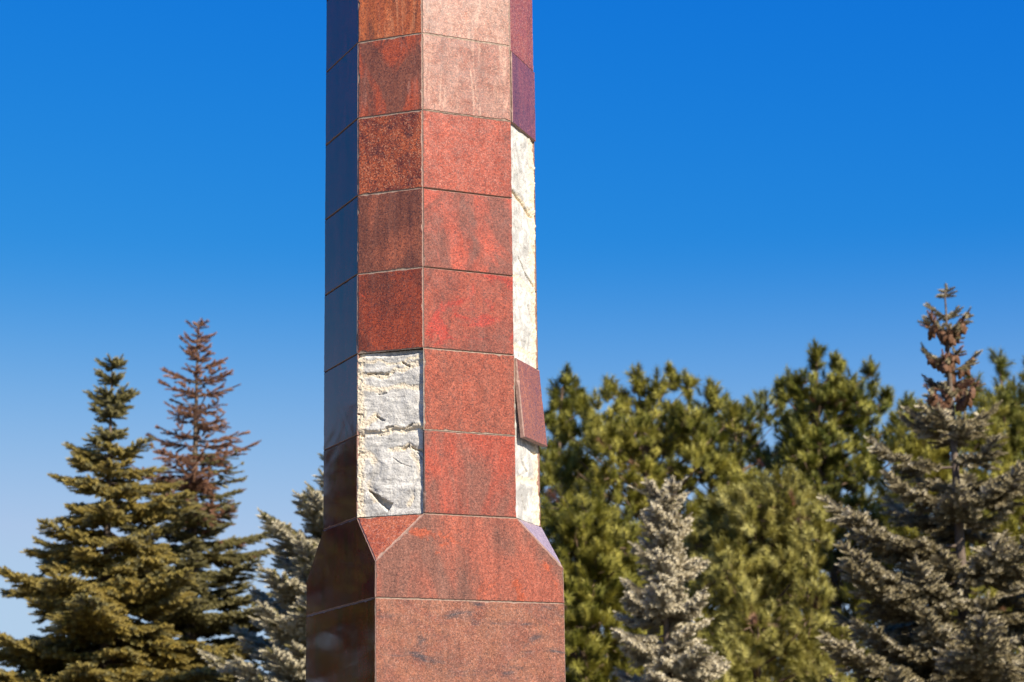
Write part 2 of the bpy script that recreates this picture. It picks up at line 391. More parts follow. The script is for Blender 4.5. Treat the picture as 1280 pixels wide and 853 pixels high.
# grout bed showing in the joints
V, F = [], []
for cell in mortar_cells:
    if cell[1] is None: P = [Vector(p) for p in cell[0]]
    else: P = [Vector(p) for p in quad(cell[0], cell[1], cell[2], cell[3])]
    n = Vector(cell[4]); d = cell[5]
    k = len(V); V += [p - n * d for p in P]; F.append(list(range(k, k + len(P))))
obj("grout", np_mesh("grout", V, F, mats=[GROUT]), mon)

# masonry core
inner = []
def ring(pts, off, z):
    out = []
    for i in range(len(pts)):
        p0, p1, p2 = Vector(pts[i - 1]), Vector(pts[i]), Vector(pts[(i + 1) % len(pts)])
        e0 = (p1 - p0).normalized(); e1 = (p2 - p1).normalized()
        i0 = Vector((-e0.y, e0.x)); i1 = Vector((-e1.y, e1.x)); d = i0.dot(i1)
        q = p1 + (i0 + i1) * (off / (1 + d)); out.append((q.x, q.y, z))
    return out
V = ring(octo, .05, ZF - .2) + ring(octo, .05, rows_z(TOPROW))
F = [[i, (i + 1) % 8, 8 + (i + 1) % 8, 8 + i] for i in range(8)] + [list(range(8, 16))]
k = len(V); V += ring(sq, .05, zb) + ring(sq, .05, ZF - .1)
F += [[k + i, k + (i + 1) % 4, k + 4 + (i + 1) % 4, k + 4 + i] for i in range(4)] + [[k + 4, k + 5, k + 6, k + 7]]
obj("masonry_core", np_mesh("masonry_core", V, F, mats=[ROCK]), mon)

# upper shaft above the picture, and plinth below it
V = ring(octo, .001, rows_z(TOPROW)) + ring(octo, .001, rows_z(TOPROW) + 3.2) + ring(octo, .12, rows_z(TOPROW) + 3.5)
F = [[j * 8 + i, j * 8 + (i + 1) % 8, j * 8 + 8 + (i + 1) % 8, j * 8 + 8 + i] for j in range(2) for i in range(8)] + [list(range(16, 24)), list(range(8))[::-1]]
obj("upper_shaft", np_mesh("upper_shaft", V, F, mats=[generic[0]]), mon)
V, F = [], []
for s, z1, z2 in ((.62, zb - .12, zb), (.85, .0, zb - .12)):
    k = len(V); q = [(-s, -s), (s, -s), (s, s), (-s, s)]
    V += [(x, y, z1) for x, y in q] + [(x, y, z2) for x, y in q]
    F += [[k + i, k + (i + 1) % 4, k + 4 + (i + 1) % 4, k + 4 + i] for i in range(4)] + [[k + 4, k + 5, k + 6, k + 7]]
obj("plinth", np_mesh("plinth", V, F, mats=[generic[1]]), mon)

# --- exposed rubble masonry: displaced relief
def vnoise(x, y, seed):
    xi = np.floor(x).astype(np.int64); yi = np.floor(y).astype(np.int64); xf = x - xi; yf = y - yi
    def h(a, b_):
        n = (a * 374761393 + b_ * 668265263 + seed * 974711) & 0x7fffffff
        n = ((n ^ (n >> 13)) * 1274126177) & 0x7fffffff
        return ((n ^ (n >> 16)) & 0xffff) / 65535.0
    u = xf * xf * (3 - 2 * xf); w = yf * yf * (3 - 2 * yf)
    return (h(xi, yi) * (1 - u) + h(xi + 1, yi) * u) * (1 - w) + (h(xi, yi + 1) * (1 - u) + h(xi + 1, yi + 1) * u) * w
def fbm(x, y, seed, o=5):
    s = 0; a = .5
    for k in range(o): s = s + a * vnoise(x * 2 ** k, y * 2 ** k, seed + k * 17); a *= .5
    return s
def sstep(e0, e1, x): t = np.clip((x - e0) / (e1 - e0), 0, 1); return t * t * (3 - 2 * t)

def rock_patch(a, bb, z1, z2, n, depth_fn, nu, nv, name="exposed_masonry", label=None):
    a = np.array((*a, 0)); bb = np.array((*bb, 0)); n = np.array(n); Wd = np.linalg.norm(bb - a); Hh = z2 - z1
    U, Vv = np.meshgrid(np.linspace(0, 1, nu), np.linspace(0, 1, nv))
    d, mo = depth_fn(U, Vv, Wd, Hh)
    base = a + (bb - a) * U[..., None]; base[..., 2] = z1 + Hh * Vv
    c = np.array(((a + bb) / 2)); c[2] = (z1 + z2) / 2
    P = (base - n * d[..., None] - c).reshape(-1, 3)
    idx = np.arange(nu * nv).reshape(nv, nu)
    q = np.stack([idx[:-1, :-1], idx[:-1, 1:], idx[1:, 1:], idx[1:, :-1]], -1).reshape(-1, 4)
    tr = np.concatenate([q[:, [0, 1, 2]], q[:, [0, 2, 3]]])
    # rim running back to the core
    loop = np.concatenate([idx[0, :], idx[1:, -1], idx[-1, -2::-1], idx[-2:0:-1, 0]])
    rim = P[loop] - n * .06
    k = len(P); m = len(loop); j = np.arange(m); j2 = (j + 1) % m
    tr = np.concatenate([tr, np.stack([loop[j], k + j, k + j2], 1), np.stack([loop[j], k + j2, loop[j2]], 1)])
    me = np_mesh(name, np.concatenate([P, rim]), tris=tr, mats=[ROCK])
    at = me.attributes.new("mortar", 'FLOAT', 'POINT')
    at.data.foreach_set("value", np.concatenate([mo.ravel(), np.zeros(m)]).astype(np.float32))
    return obj(name, me, mon, tuple(c), label)

def seg(X, Y, x0, y0, x1, y1):     # distance to a segment (picture-like coordinates)
    dx, dy = x1 - x0, y1 - y0; t = np.clip(((X - x0) * dx + (Y - y0) * dy) / (dx * dx + dy * dy), 0, 1)
    return np.hypot(X - x0 - t * dx, Y - y0 - t * dy)

def left_hole(U, Vv, Wd, Hh):
    X = U * 80; Y = (1 - Vv) * 203        # X to the right, Y downwards
    wx = (fbm(U * 9, Vv * 20, 3) - .5) * 9; wy = (fbm(U * 9, Vv * 20, 9) - .5) * 9
    Xw, Yw = X + wx, Y + wy
    d = .004 + .013 * sstep(.0, .75, U) + .006 * sstep(.85, 1, U)
    d += (fbm(U * 4, Vv * 9, 21, 4) - .5) * .012 + (fbm(U * 3 + Vv * 2, Vv * 26, 23, 4) - .5) * .011
    d += .007 * sstep(96, 100, Yw) * (1 - sstep(120, 150, Y)) - .005 * sstep(88, 96, Yw) * (1 - sstep(96, 99, Yw))   # ledge across the middle
    mo = np.zeros_like(U)
    # ragged mortar courses
    for (pts, w, dep) in (([(2, 12), (24, 10), (45, 16), (80, 8)], 2.5, .002), ([(8, 27), (30, 30), (52, 22), (80, 16)], 5, .006), ([(0, 44), (30, 47), (60, 45), (80, 47)], 5, .002),
                          ([(0, 98), (24, 100), (50, 98), (80, 97)], 5, .005), ([(22, 78), (8, 90)], 5, .003),
                          ([(40, 124), (60, 120), (80, 126)], 5, .004), ([(0, 130), (14, 126), (26, 140), (16, 165), (22, 180)], 6, .003), ([(66, 128), (70, 150), (62, 190)], 4, .002)):
        D = np.min([seg(Xw, Yw, *p, *q) for p, q in zip(pts[:-1], pts[1:])], axis=0)
        f = 1 - sstep(w * .4, w, D)
        mo = np.maximum(mo, f * (.55 + .45 * fbm(U * 20, Vv * 50, 5)))
        d += f * dep * (.3 + 1.4 * fbm(U * 26, Vv * 60, 31, 3))
    strip = 1 - sstep(5, 12, X + wx * .8); mo = np.maximum(mo, strip * .9)
    d += strip * (fbm(U * 34, Vv * 80, 7, 4) - .5) * .010
    # overhanging ledges and cracks
    for (x0, y0, x1, y1, w, dep) in ((13, 27, 20, 27, 1.1, .016), (22, 25.5, 35, 27, 1.2, .016), (52, 14, 62, 20, 1.3, .016), (24, 52, 34, 52, .8, .008), (22, 79, 31, 85, .9, .014), (30, 96, 42, 95, 1.1, .014),
                                     (52, 97, 66, 93, 1.2, .012), (54, 123, 60, 120, 1.6, .014), (64, 122, 78, 127, 1.1, .012), (40, 132, 52, 141, .5, .006), (52, 141, 62, 145, .5, .006), (70, 129, 76, 135, .8, .01), (2, 102, 6, 103, 1.5, .012), (0, 75, 4, 77, 1.2, .012)):
        D = seg(X + wx * .8, Y + wy * .8, x0, y0, x1, y1) + (fbm(U * 30, Vv * 70, 61, 3) - .5) * 1.2; d += (1 - sstep(w * .4, w * 1.3, D)) * dep
    # smooth big stone, bulging, low in the opening
    r2 = ((X - 44) / 31) ** 2 + ((Y - 158) / 36) ** 2
    d -= np.clip(1 - r2, 0, 1) * .007; mo *= 1 - .9 * (1 - sstep(.7, 1.0, r2))
    # broken-out wedge
    tri = np.minimum(np.minimum((Y - (172 + (X - 16) * .62)), 999), (172 + (X - 14) * 1.25) - Y)
    rgt = 198 - Y - np.clip(X - 36, 0, 99) * 1.6
    hole = sstep(-.6, 1.2, np.minimum(np.minimum(tri, rgt), X - 14) + wx * .35 + (fbm(U * 36, Vv * 80, 67, 3) - .5) * 3)
    d += hole * (.046 - .010 * fbm(U * 30, Vv * 60, 77)); mo = np.maximum(mo * (1 - hole), hole * .35)
    # top course recessed under the slab
    top = 1 - sstep(4, 7, Y + wy * .5); d += top * .012
    pit = fbm(U * 40, Vv * 90, 41, 3); d += sstep(.68, .76, pit) * .006 * (.25 + .75 * mo)
    d += (fbm(U * 60, Vv * 140, 51, 3) - .5) * (.0032 + .005 * mo)
    return np.maximum(d, .0005), np.clip(mo, 0, 1)

def strip_fn(seed, joints, cracks):
    def fn(U, Vv, Wd, Hh):
        X = U * Wd; Y = (1 - Vv) * Hh
        wx = (fbm(U * 8, Vv * Hh * 24, seed) - .5) * .05; wy = (fbm(U * 8, Vv * Hh * 24, seed + 3) - .5) * .05
        d = .009 + (fbm(U * 3, Vv * Hh * 8, seed + 5, 4) - .5) * .018 + (fbm(U * 2, Vv * Hh * 30, seed + 6, 4) - .5) * .008
        mo = np.zeros_like(U)
        for (y0, y1, dep) in joints:
            D = np.abs(Y + wy - (y0 + (y1 - y0) * U)); f = 1 - sstep(.008, .026, D)
            mo = np.maximum(mo, f); d += f * dep * (.4 + 1.2 * fbm(U * 22, Vv * Hh * 60, seed + 8, 3))
        edge = sstep(.66, .9, U + wx * 2); mo = np.maximum(mo, edge * .85); d += edge * (fbm(U * 24, Vv * Hh * 60, seed + 11, 4) - .42) * .014
        for (u0, y0, u1, y1, w, dep) in cracks:
            D = seg(X, Y + wy * .15, u0 * Wd, y0, u1 * Wd, y1); d += (1 - sstep(w * .5, w * 1.3, D)) * dep
        pit = fbm(U * 26, Vv * Hh * 64, seed + 21, 3); d += sstep(.66, .74, pit) * .009 * (.4 + .6 * mo)
        d += (fbm(U * 50, Vv * Hh * 130, seed + 31, 3) - .5) * (.0025 + .004 * mo)
        return np.maximum(d, .0005), np.clip(mo, 0, 1)
    return fn

nC = (-math.sqrt(.5), -math.sqrt(.5), 0); nR = (math.sqrt(.5), -math.sqrt(.5), 0)
rock_patch(octo[0], octo[1], rows_z(0) + .001, rows_z(2) - .001, nC, left_hole, 130, 300, label="bare pale rubble masonry where two granite slabs are missing")
rock_patch(octo[2], octo[3], rows_z(0) + .001, rows_z(5) - .001, nR,
           strip_fn(101, [(.36, .43, .006), (.80, .86, .003), (1.17, 1.2, .004), (1.86, 1.83, .004)],
                    [(.28, .70, .55, .76, .005, .02), (.55, .76, .95, .80, .006, .022), (.0, .36, .4, .385, .006, .018), (.4, .385, .9, .43, .007, .016), (.62, .93, .8, 1.0, .006, .014), (.3, 1.75, .5, 1.80, .007, .015),
                     (.3, 1.93, .42, 2.0, .006, .014), (.7, 1.68, .9, 1.69, .006, .012), (.15, .86, .2, .9, .006, .014)]), 60, 460, label="strip of bare pale masonry where four granite slabs are missing")

# ------------------------------------------------------------------ conifers
def needle_mat(name, c1, c2, c3, scale=1.6, trans=0.25, rough=0.6):
    m, nt, b = mat(name)
    tc = N(nt, "ShaderNodeTexCoord")
    at = N(nt, "ShaderNodeAttribute", attribute_name="tone")
    n = noise(nt, tc.outputs['Object'], scale, 4, 0.6)
    c = mix(nt, ramp(nt, n, [(0.38, 0.0), (0.62, 1.0)]), c1, c2)
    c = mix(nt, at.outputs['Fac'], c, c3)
    out = [x for x in nt.nodes if x.type == 'OUTPUT_MATERIAL'][0]
    nt.links.new(c, b.inputs['Base Color']); b.inputs['Roughness'].default_value = rough; b.inputs['Specular IOR Level'].default_value = 0.35
    tr = N(nt, "ShaderNodeBsdfTranslucent"); nt.links.new(c, tr.inputs['Color'])
    ms = N(nt, "ShaderNodeMixShader"); ms.inputs[0].default_value = trans
    nt.links.new(b.outputs[0], ms.inputs[1]); nt.links.new(tr.outputs[0], ms.inputs[2]); nt.links.new(ms.outputs[0], out.inputs[0])
    return m

BARK = plain("spruce_bark", (0.085, 0.060, 0.043), (0.16, 0.115, 0.08), 14, 0.9, 0.5)
PBARK = plain("pine_bark", (0.11, 0.075, 0.05), (0.20, 0.12, 0.07), 9, 0.9, 0.5)
CONE = plain("cone_brown", (0.17, 0.075, 0.028), (0.09, 0.038, 0.016), 30, 0.7)
N_GOLD = needle_mat("needles_olive_gold", (0.19, 0.145, 0.020), (0.28, 0.19, 0.020), (0.48, 0.38, 0.13))
N_GREEN = needle_mat("needles_grey_green", (0.135, 0.122, 0.036), (0.19, 0.155, 0.034), (0.34, 0.29, 0.14))
N_DEAD = needle_mat("needles_dead_rust", (0.235, 0.105, 0.050), (0.14, 0.075, 0.045), (0.38, 0.205, 0.12), trans=.15)
N_BLUE = needle_mat("needles_silver_blue", (0.36, 0.30, 0.18), (0.22, 0.175, 0.095), (0.74, 0.65, 0.46), trans=.15)
N_BLUEC = needle_mat("needles_silver_green", (0.42, 0.37, 0.23), (0.30, 0.26, 0.15), (0.64, 0.56, 0.39), trans=.15)
N_BLUED = needle_mat("needles_silver_olive", (0.120, 0.090, 0.026), (0.075, 0.056, 0.016), (0.62, 0.52, 0.32), trans=.15)
N_PINE = needle_mat("needles_pine_olive", (0.105, 0.112, 0.011), (0.165, 0.150, 0.014), (0.48, 0.42, 0.085), scale=.9, trans=.22)
N_PINE2 = needle_mat("needles_pine_green", (0.070, 0.088, 0.010), (0.115, 0.118, 0.013), (0.36, 0.325, 0.060), scale=.9, trans=.22)
N_PINE3 = needle_mat("needles_pine_pale", (0.19, 0.172, 0.026), (0.24, 0.21, 0.036), (0.54, 0.475, 0.15), scale=.9, trans=.22)

def brush_template(n, r, length, fwd, width, rs, tip_extra=3):
    """unit twig along +Z (0..1 scaled later): needle triangles; returns (n,3,3) with radial part in metres and z as fraction"""
    T_ = np.zeros((n, 3, 3))
    k = np.arange(n)
    ang = k * 2.39996 + rs.rand(n) * .8
    z = (k + rs.rand(n)) / n
    ln = length * (.75 + .5 * rs.rand(n))
    rad = np.stack([np.cos(ang), np.sin(ang), np.zeros(n)], 1); tan = np.stack([-np.sin(ang), np.cos(ang), np.zeros(n)], 1)
    f = fwd * (.6 + .8 * rs.rand(n)) + (z > .85) * .9
    d = rad + np.array([0, 0, 1.0]) * f[:, None]; d /= np.linalg.norm(d, axis=1)[:, None]
    return z, ln, rad, tan, d, width, r

def build_brushes(P, D, L, scale, tmpl):
    """P base points, D unit directions, L lengths (n,), scale of needles -> verts, tris"""
    z, ln, rad, tan, d, width, r = tmpl
    n = len(P); m = len(z)
    up = np.where(np.abs(D[:, 2:3]) > .95, np.array([[1., 0, 0]]), np.array([[0, 0, 1.]]))
    X = np.cross(up, D); X /= np.linalg.norm(X, axis=1)[:, None]; Y = np.cross(D, X)
    def loc(v): return X[:, None, :] * v[None, :, 0:1] + Y[:, None, :] * v[None, :, 1:2] + D[:, None, :] * v[None, :, 2:3]
    base = P[:, None, :] + D[:, None, :] * (L[:, None] * z[None, :])[..., None]
    s = scale[:, None, None]
    tip = base + loc(d) * ln[None, :, None] * s
    w = loc(tan) * width * s
    V = np.stack([base + w, base - w, tip], 2).reshape(-1, 3)
    tr = np.arange(len(V)).reshape(-1, 3)
    return V, tr

class Tubes:
    def __init__(s): s.V = []; s.F = []
    def add(s, pts, r0, r1, sides=6):
        pts = [Vector(p) for p in pts]; k0 = len(s.V)
        for i, p in enumerate(pts):
            t = (pts[min(i + 1, len(pts) - 1)] - pts[max(i - 1, 0)]).normalized()
            a = t.orthogonal().normalized(); b_ = t.cross(a); r = r0 + (r1 - r0) * i / (len(pts) - 1)
            for q in range(sides):
                w = 2 * math.pi * q / sides; s.V.append(p + (a * math.cos(w) + b_ * math.sin(w)) * r)
        for i in range(len(pts) - 1):
            for q in range(sides):
                e = (q + 1) % sides
                s.F.append([k0 + i * sides + q, k0 + i * sides + e, k0 + (i + 1) * sides + e, k0 + (i + 1) * sides + q])
    def mesh(s, name, m): return np_mesh(name, s.V, s.F, mats=[m], smooth=True)

def crown_mesh(name, V, tr, mats, mi, tone):
    me = np_mesh(name, V, tris=tr, mats=mats, mat_idx=mi)
    a = me.attributes.new("tone", 'FLOAT', 'FACE'); a.data.foreach_set("value", np.asarray(tone, np.float32))
    return me

def spruce(label, cat, loc, height, profile, mats, seed, group, whorl=.30, per=6, twig_r=.035, twig_len=.15, droop=.35, up=.25, needles=44, fwd=.75, drop=None, mat_fn=None, tip_tone=1.0, arms=(),
           dens=1.25, skip=None, leader=True, lean=(0, 0), zmin=1.2, side=.42, extra_axes=(), width=.0075, hang=.0, cones=None, brlen_var=(.55, 1.2)):
    """loc: base; height: tip above ground; profile(depth below tip)->branch length"""
    rs = np.random.RandomState(seed); r = random.Random(seed)
    root = thing("spruce_tree", label, cat, loc, 0, group)
    tb = Tubes()
    tr_pts = [(lean[0] * (z / height) ** 2, lean[1] * (z / height) ** 2, z) for z in np.linspace(0, height - .02, 14)]
    tb.add(tr_pts, .030 * height * .5 + .02, .008, 8)
    P, D, L, Sx = [], [], [], []; TN = []
    def twig(p, d, l, tone, sc=1.0):
        if drop and r.random() < drop(height - p[2]): return
        P.append(p); D.append(d / np.linalg.norm(d)); L.append(l); TN.append(tone); Sx.append(sc)
    depth = .12
    if leader:
        twig(np.array([lean[0], lean[1], height - .28]), np.array([0, 0, 1.]), .28, .3, .75)
    while height - depth > zmin:
        zc = height - depth
        Lw = profile(depth)
        nb = per if depth > .4 else 4
        a0 = r.random() * 6.28
        now = [q for q in arms if depth <= q[0] < depth + whorl]
        for k in range(nb + len(now)):
            if k < nb and skip and skip(depth, r): continue
            az = a0 + k * 6.283 / nb + r.uniform(-.35, .35)
            l = Lw * r.uniform(*brlen_var)
            if k >= nb: _, az, l = now[k - nb]
            if l < .05: continue
            zz = zc + r.uniform(-.5, .5) * whorl * min(1, .2 + depth * .5)
            b0 = np.array([lean[0] * (zz / height) ** 2, lean[1] * (zz / height) ** 2, zz])
            h = np.array([math.cos(az), math.sin(az), 0]); sd = np.array([-h[1], h[0], 0])
            rise = .5 * math.exp(-depth / .9) ; dr = droop * (1 - math.exp(-depth / 1.2)) * r.uniform(.3, 1.6)
            def pt(t, h=h, l=l, b0=b0, rise=rise, dr=dr):
                return b0 + h * (l * t * (1 - .06 * t)) + np.array([0, 0, l * (rise * t - dr * t + up * t * t)])
            pts = [pt(t) for t in np.linspace(0, 1, 6)]
            tb.add(pts, .008 + .011 * l, .003, 5)
            step = twig_len * .42 / dens
            n = max(2, int(l / step))
            for i in range(n + 1):
                t = (i + r.random() * .6) / (n + .6)
                if t < .12 and l > .3: continue
                p = pt(t); tg = pt(min(1, t + .03)) - pt(max(0, t - .03)); tg /= np.linalg.norm(tg)
                # along the branch itself
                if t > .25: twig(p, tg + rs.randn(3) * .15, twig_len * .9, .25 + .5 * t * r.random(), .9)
                for s in (-1, 1):
                    sl = side * l * (1 - t) ** .8 * r.uniform(.6, 1.1) + twig_len * r.uniform(.5, .9)
                    sdn = sd * s * r.uniform(.7, 1.1) + tg * r.uniform(.6, 1.0) + np.array([0, 0, r.uniform(-.28 - hang, .12)])
                    sdn /= np.linalg.norm(sdn)
                    m = max(1, int(sl / (twig_len * .8)))
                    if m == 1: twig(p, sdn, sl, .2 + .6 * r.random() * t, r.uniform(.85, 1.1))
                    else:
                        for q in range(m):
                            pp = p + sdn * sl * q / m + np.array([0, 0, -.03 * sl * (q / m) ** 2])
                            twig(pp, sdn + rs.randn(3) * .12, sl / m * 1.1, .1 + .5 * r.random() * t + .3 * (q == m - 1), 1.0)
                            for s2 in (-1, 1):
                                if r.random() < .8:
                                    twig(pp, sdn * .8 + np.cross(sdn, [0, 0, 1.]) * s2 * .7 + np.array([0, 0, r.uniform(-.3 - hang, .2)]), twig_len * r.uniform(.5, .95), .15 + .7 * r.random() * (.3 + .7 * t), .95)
        depth += whorl * r.uniform(.8, 1.2) * (.7 + .3 * min(1, depth / 2))
    for (p, d, l) in extra_axes: twig(np.array(p), np.array(d, float), l, .6, 1.0)
    P, D, L, Sx, TN = map(np.array, (P, D, L, Sx, TN)); TN = TN * tip_tone
    tm = brush_template(needles, 0, twig_r, fwd, width, rs)
    V, tri = build_brushes(P, D, L, Sx, tm)
    m = needles
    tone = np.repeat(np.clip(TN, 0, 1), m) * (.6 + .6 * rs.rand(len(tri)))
    mi = np.zeros(len(tri), int)
    if mat_fn is not None: mi = np.repeat(mat_fn(P, height, rs), m)
    obj("trunk", tb.mesh("trunk", BARK), root)
    obj("crown", crown_mesh("crown", V, tri, mats, mi, np.clip(tone, 0, 1)), root)
    print(label[:30], "twigs", len(P), "tris", len(tri))
    return root, P

GS = "spruces standing behind the column"
# A: gold-green spruce at the left, narrow top, then widening tiers
def profA(d):
    if d < .85: return .05 + .17 * min(1, d / .45)
    if d < 1.1: return .13
    return .44 + (d - 1.1) * .50
spruce("olive green spruce with narrow pointed top at far left, beside the brown-topped one", "spruce tree", (-5.28, 27, 0), 7.54, profA, [N_GOLD, N_GREEN], 11, GS,
       whorl=.28, per=8, droop=.30, up=.22, twig_r=.045, twig_len=.16, width=.009, brlen_var=(.5, 1.32), mat_fn=lambda P, h, rs: (((P[:, 2] > h - 1.15) | (rs.rand(len(P)) < .25)).astype(int)))
# B: brown-topped
def profB(d): return .12 + .32 * d if d < 2.4 else .89 + (d - 2.4) * .30
def matB(P, h, rs):
    dep = h - P[:, 2]; return (dep + .55 * np.sin(np.arctan2(P[:, 1], P[:, 0]) * 2.0 + P[:, 2] * 3.1) + rs.randn(len(P)) * .3 < 2.75).astype(int)
spruce("tall thin spruce with a dead rust-brown top and green lower boughs", "spruce tree", (-4.93, 32, 0), 9.24, profB, [N_GREEN, N_DEAD], 23, GS,
       whorl=.235, per=7, droop=.14, up=.22, twig_r=.038, twig_len=.15, dens=.95, brlen_var=(.35, 1.3), drop=lambda d: (.48 if d < .9 else .64) if d < 2.6 else .0, mat_fn=matB, skip=lambda d, r: r.random() < (.12 if d < 2.6 else .03), width=.0085)
# C: blue spruce half hidden by the column
spruce("broad silver-green spruce half hidden behind the shaded left side of the column", "spruce tree", (-1.95, 24, 0), 5.55, lambda d: .24 + .58 * d, [N_BLUEC, N_GREEN], 37, GS,
       whorl=.26, per=8, droop=.22, up=.34, dens=1.5, twig_r=.042, twig_len=.15, needles=56, fwd=.55, width=.0085, mat_fn=lambda P, h, rs: ((rs.rand(len(P)) < .24 - .18 * (P[:, 2] < 4.2)).astype(int)))
# D: slim silver spruce
spruce("slim pale silver spruce with a forked tip in front of the pines", "spruce tree", (1.57, 22, 0), 5.0, lambda d: .13 + .18 * d, [N_BLUE], 41, GS,
       whorl=.20, per=7, droop=.40, up=.35, twig_r=.043, twig_len=.115, dens=.95, needles=84, fwd=.5, width=.0062, tip_tone=1.2, leader=False, hang=.2, brlen_var=(.4, 1.5),
       extra_axes=[((-.03, 0, 4.86), (-.8, 0, .42), .36), ((.02, -.02, 4.88), (.62, 0, .6), .32), ((.0, 0, 4.8), (.2, -.2, .7), .22)])
# E: big silver spruce with brown cones below its tip
def profE(d):
    if d < .5: return .17
    if d < 1.35: return .17 + .10 * d
    return .36 + (d - 1.35) * .37
rootE, PE = spruce("large silver-olive spruce at the right with brown cones clustered under its tip", "spruce tree", (5.33, 25, 0), 7.86, profE, [N_BLUED, N_BLUE, N_DEAD], 53, GS,
       whorl=.37, per=6, droop=.16, up=.40, twig_r=.043, twig_len=.15, tip_tone=.95, needles=56, fwd=.55, width=.0085, skip=lambda d, r: r.random() < (.6 if d < .6 else .1), drop=lambda d: .3 if .45 < d < 1.4 else 0, mat_fn=lambda P, h, rs: ((h - P[:, 2] > 1.5) & (rs.rand(len(P)) < .16)).astype(int) + 2 * ((h - P[:, 2] < 1.5) & (h - P[:, 2] > .4) & (rs.rand(len(P)) < .4)), hang=.15, dens=1.05, brlen_var=(.45, 1.5), arms=((3.1, 3.35, 1.75), (3.9, 3.7, 1.9), (2.4, 3.2, 1.05), (3.5, 2.7, 1.5), (2.7, -.4, 1.25), (3.6, -.3, 1.7)))
# cones: one mesh, many cones
def cone_mesh():
    V, F = [], []; rings = 7; sides = 8
    for i in range(rings):
        t = i / (rings - 1); rr = .019 * math.sin(math.pi * (.12 + .80 * t)) ** .7
        for q in range(sides):
            w = 2 * math.pi * (q + .5 * (i % 2)) / sides; k = 1 + .18 * ((q + i) % 2)
            V.append((rr * k * math.cos(w), rr * k * math.sin(w), -.11 * t))
    for i in range(rings - 1):
        for q in range(sides):
            e = (q + 1) % sides; F.append([i * sides + q, (i + 1) * sides + q, (i + 1) * sides + e, i * sides + e])
    F.append(list(range(sides))[::-1][::-1]); F.append([(rings - 1) * sides + q for q in range(sides)][::-1])
    return np_mesh("cone", V, F, mats=[CONE])
cm = cone_mesh(); r = random.Random(8)
crownE = [c for c in rootE.children if c.name.startswith('crown')][0]
cand = [p for p in PE if .42 < 7.86 - p[2] < 1.5 and math.hypot(p[0], p[1]) > .05]
for p in r.sample(cand, 96):
    o = obj("cone", cm, crownE, (p[0] + r.uniform(-.02, .02), p[1] + r.uniform(-.02, .02), p[2] - .01))
    o.rotation_euler = (r.uniform(-.5, .5), r.uniform(-.5, .5), 0); q = r.uniform(1.2, 1.7); o.scale = (q * 1.15, q * 1.15, q * .85)
# dark young spruce low at the far left
spruce("small dark spruce tip low in the bottom left corner behind the olive one", "spruce tree", (-6.95, 31, 0), 3.75, lambda d: .15 + .5 * d, [N_GREEN], 61, GS, whorl=.3, per=6, zmin=.6)

# --- pines
def pine(label, loc, height, lobes, m, seed, trunk_r=.13, tuft_n=110, dens=1.0, tuft_len=.17, needle=.118):
    """lobes: (x,y,z,rx,rz) relative to the base"""
    rs = np.random.RandomState(seed); r = random.Random(seed)
    root = thing("pine_tree", label, "pine tree", loc, 0, "pines behind the column")
    tb = Tubes()
    top = np.array([r.uniform(-.1, .1), r.uniform(-.1, .1), height - .3])
    axis = lambda z: np.array([top[0] * z / height + .12 * math.sin(z * .9 + seed), top[1] * z / height + .1 * math.cos(z * .7 + seed), z])
    tb.add([axis(z) for z in np.linspace(0, height - .35, 12)], trunk_r, .02, 8)
    P, D, S_, TN = [], [], [], []
    for (lx, ly, lz, rx, rz) in lobes:
        c = np.array([lx, ly, lz])
        b0 = axis(max(.8, min(height - .6, lz - .5 * math.hypot(lx, ly) - .2)))
        midp = (b0 + c) / 2 + np.array([0, 0, -.12 * math.hypot(lx, ly)])
        tb.add([b0, midp, c], .02 + .022 * rx, .012, 6)
        n = int(dens * 10 * (rx * rx * 4 * math.pi * .55 + 2))
        for k in range(n):
            d = rs.randn(3); d /= np.linalg.norm(d)
            if d[2] < -.55 and r.random() < .75: continue
            q = r.uniform(.62, 1.0) * (1 + .16 * math.sin(d[0] * 5 + lx * 3) * math.sin(d[2] * 4 + lz * 2))
            p = c + d * np.array([rx, rx, rz]) * q
            dirn = d * .75 + np.array([0, 0, .75]) + rs.randn(3) * .22; dirn /= np.linalg.norm(dirn)
            P.append(p - dirn * .1); D.append(dirn); S_.append(r.uniform(.8, 1.2)); TN.append(.02 + .98 * r.random() ** 1.6)
            if r.random() < .22: tb.add([c + (p - c) * .35, p - dirn * .1], .012, .006, 4)
    P, D, S_, TN = map(np.array, (P, D, S_, TN))
    tm = brush_template(tuft_n, 0, needle, .42, .0060, rs)
    V, tri = build_brushes(P, D, tuft_len * S_, S_, tm)
    tone = np.repeat(TN, tuft_n) * (.5 + .9 * rs.rand(len(tri)))
    obj("trunk", tb.mesh("trunk", PBARK), root)
    obj("crown", crown_mesh("crown", V, tri, [m, N_DEAD], np.repeat((rs.rand(len(P)) < .012).astype(int), tuft_n), np.clip(tone, 0, 1)), root)
    print(label[:30], "tufts", len(P), "tris", len(tri))
    return root

def crown_lobes(seed, n, rx0, z0, z1, shape, rr=(.26, .50), cx=0.0, flat=.85):
    """clumps of shoots spread over a bumpy crown, plus filling clumps further in"""
    r = random.Random(seed); out = []
    for k in range(n):
        t = ((k + r.random()) / n) ** .9; z = z0 + (z1 - z0) * t
        wd = rx0 * shape(t); a = k * 2.39996 + r.uniform(-.5, .5)
        inner = k % 4 == 3
        q = (r.uniform(.1, .5) if inner else r.uniform(.66, 1.05)) * wd
        rr_ = r.uniform(*rr)
        out.append((cx + q * math.cos(a), q * math.sin(a) * flat, z + r.uniform(-.12, .12), rr_ * (1.25 if inner else 1), rr_ * r.uniform(.7, 1.0)))
    return out
def spikes(lst): return [(x, y, z, .13, .26) for x, y, z in lst]

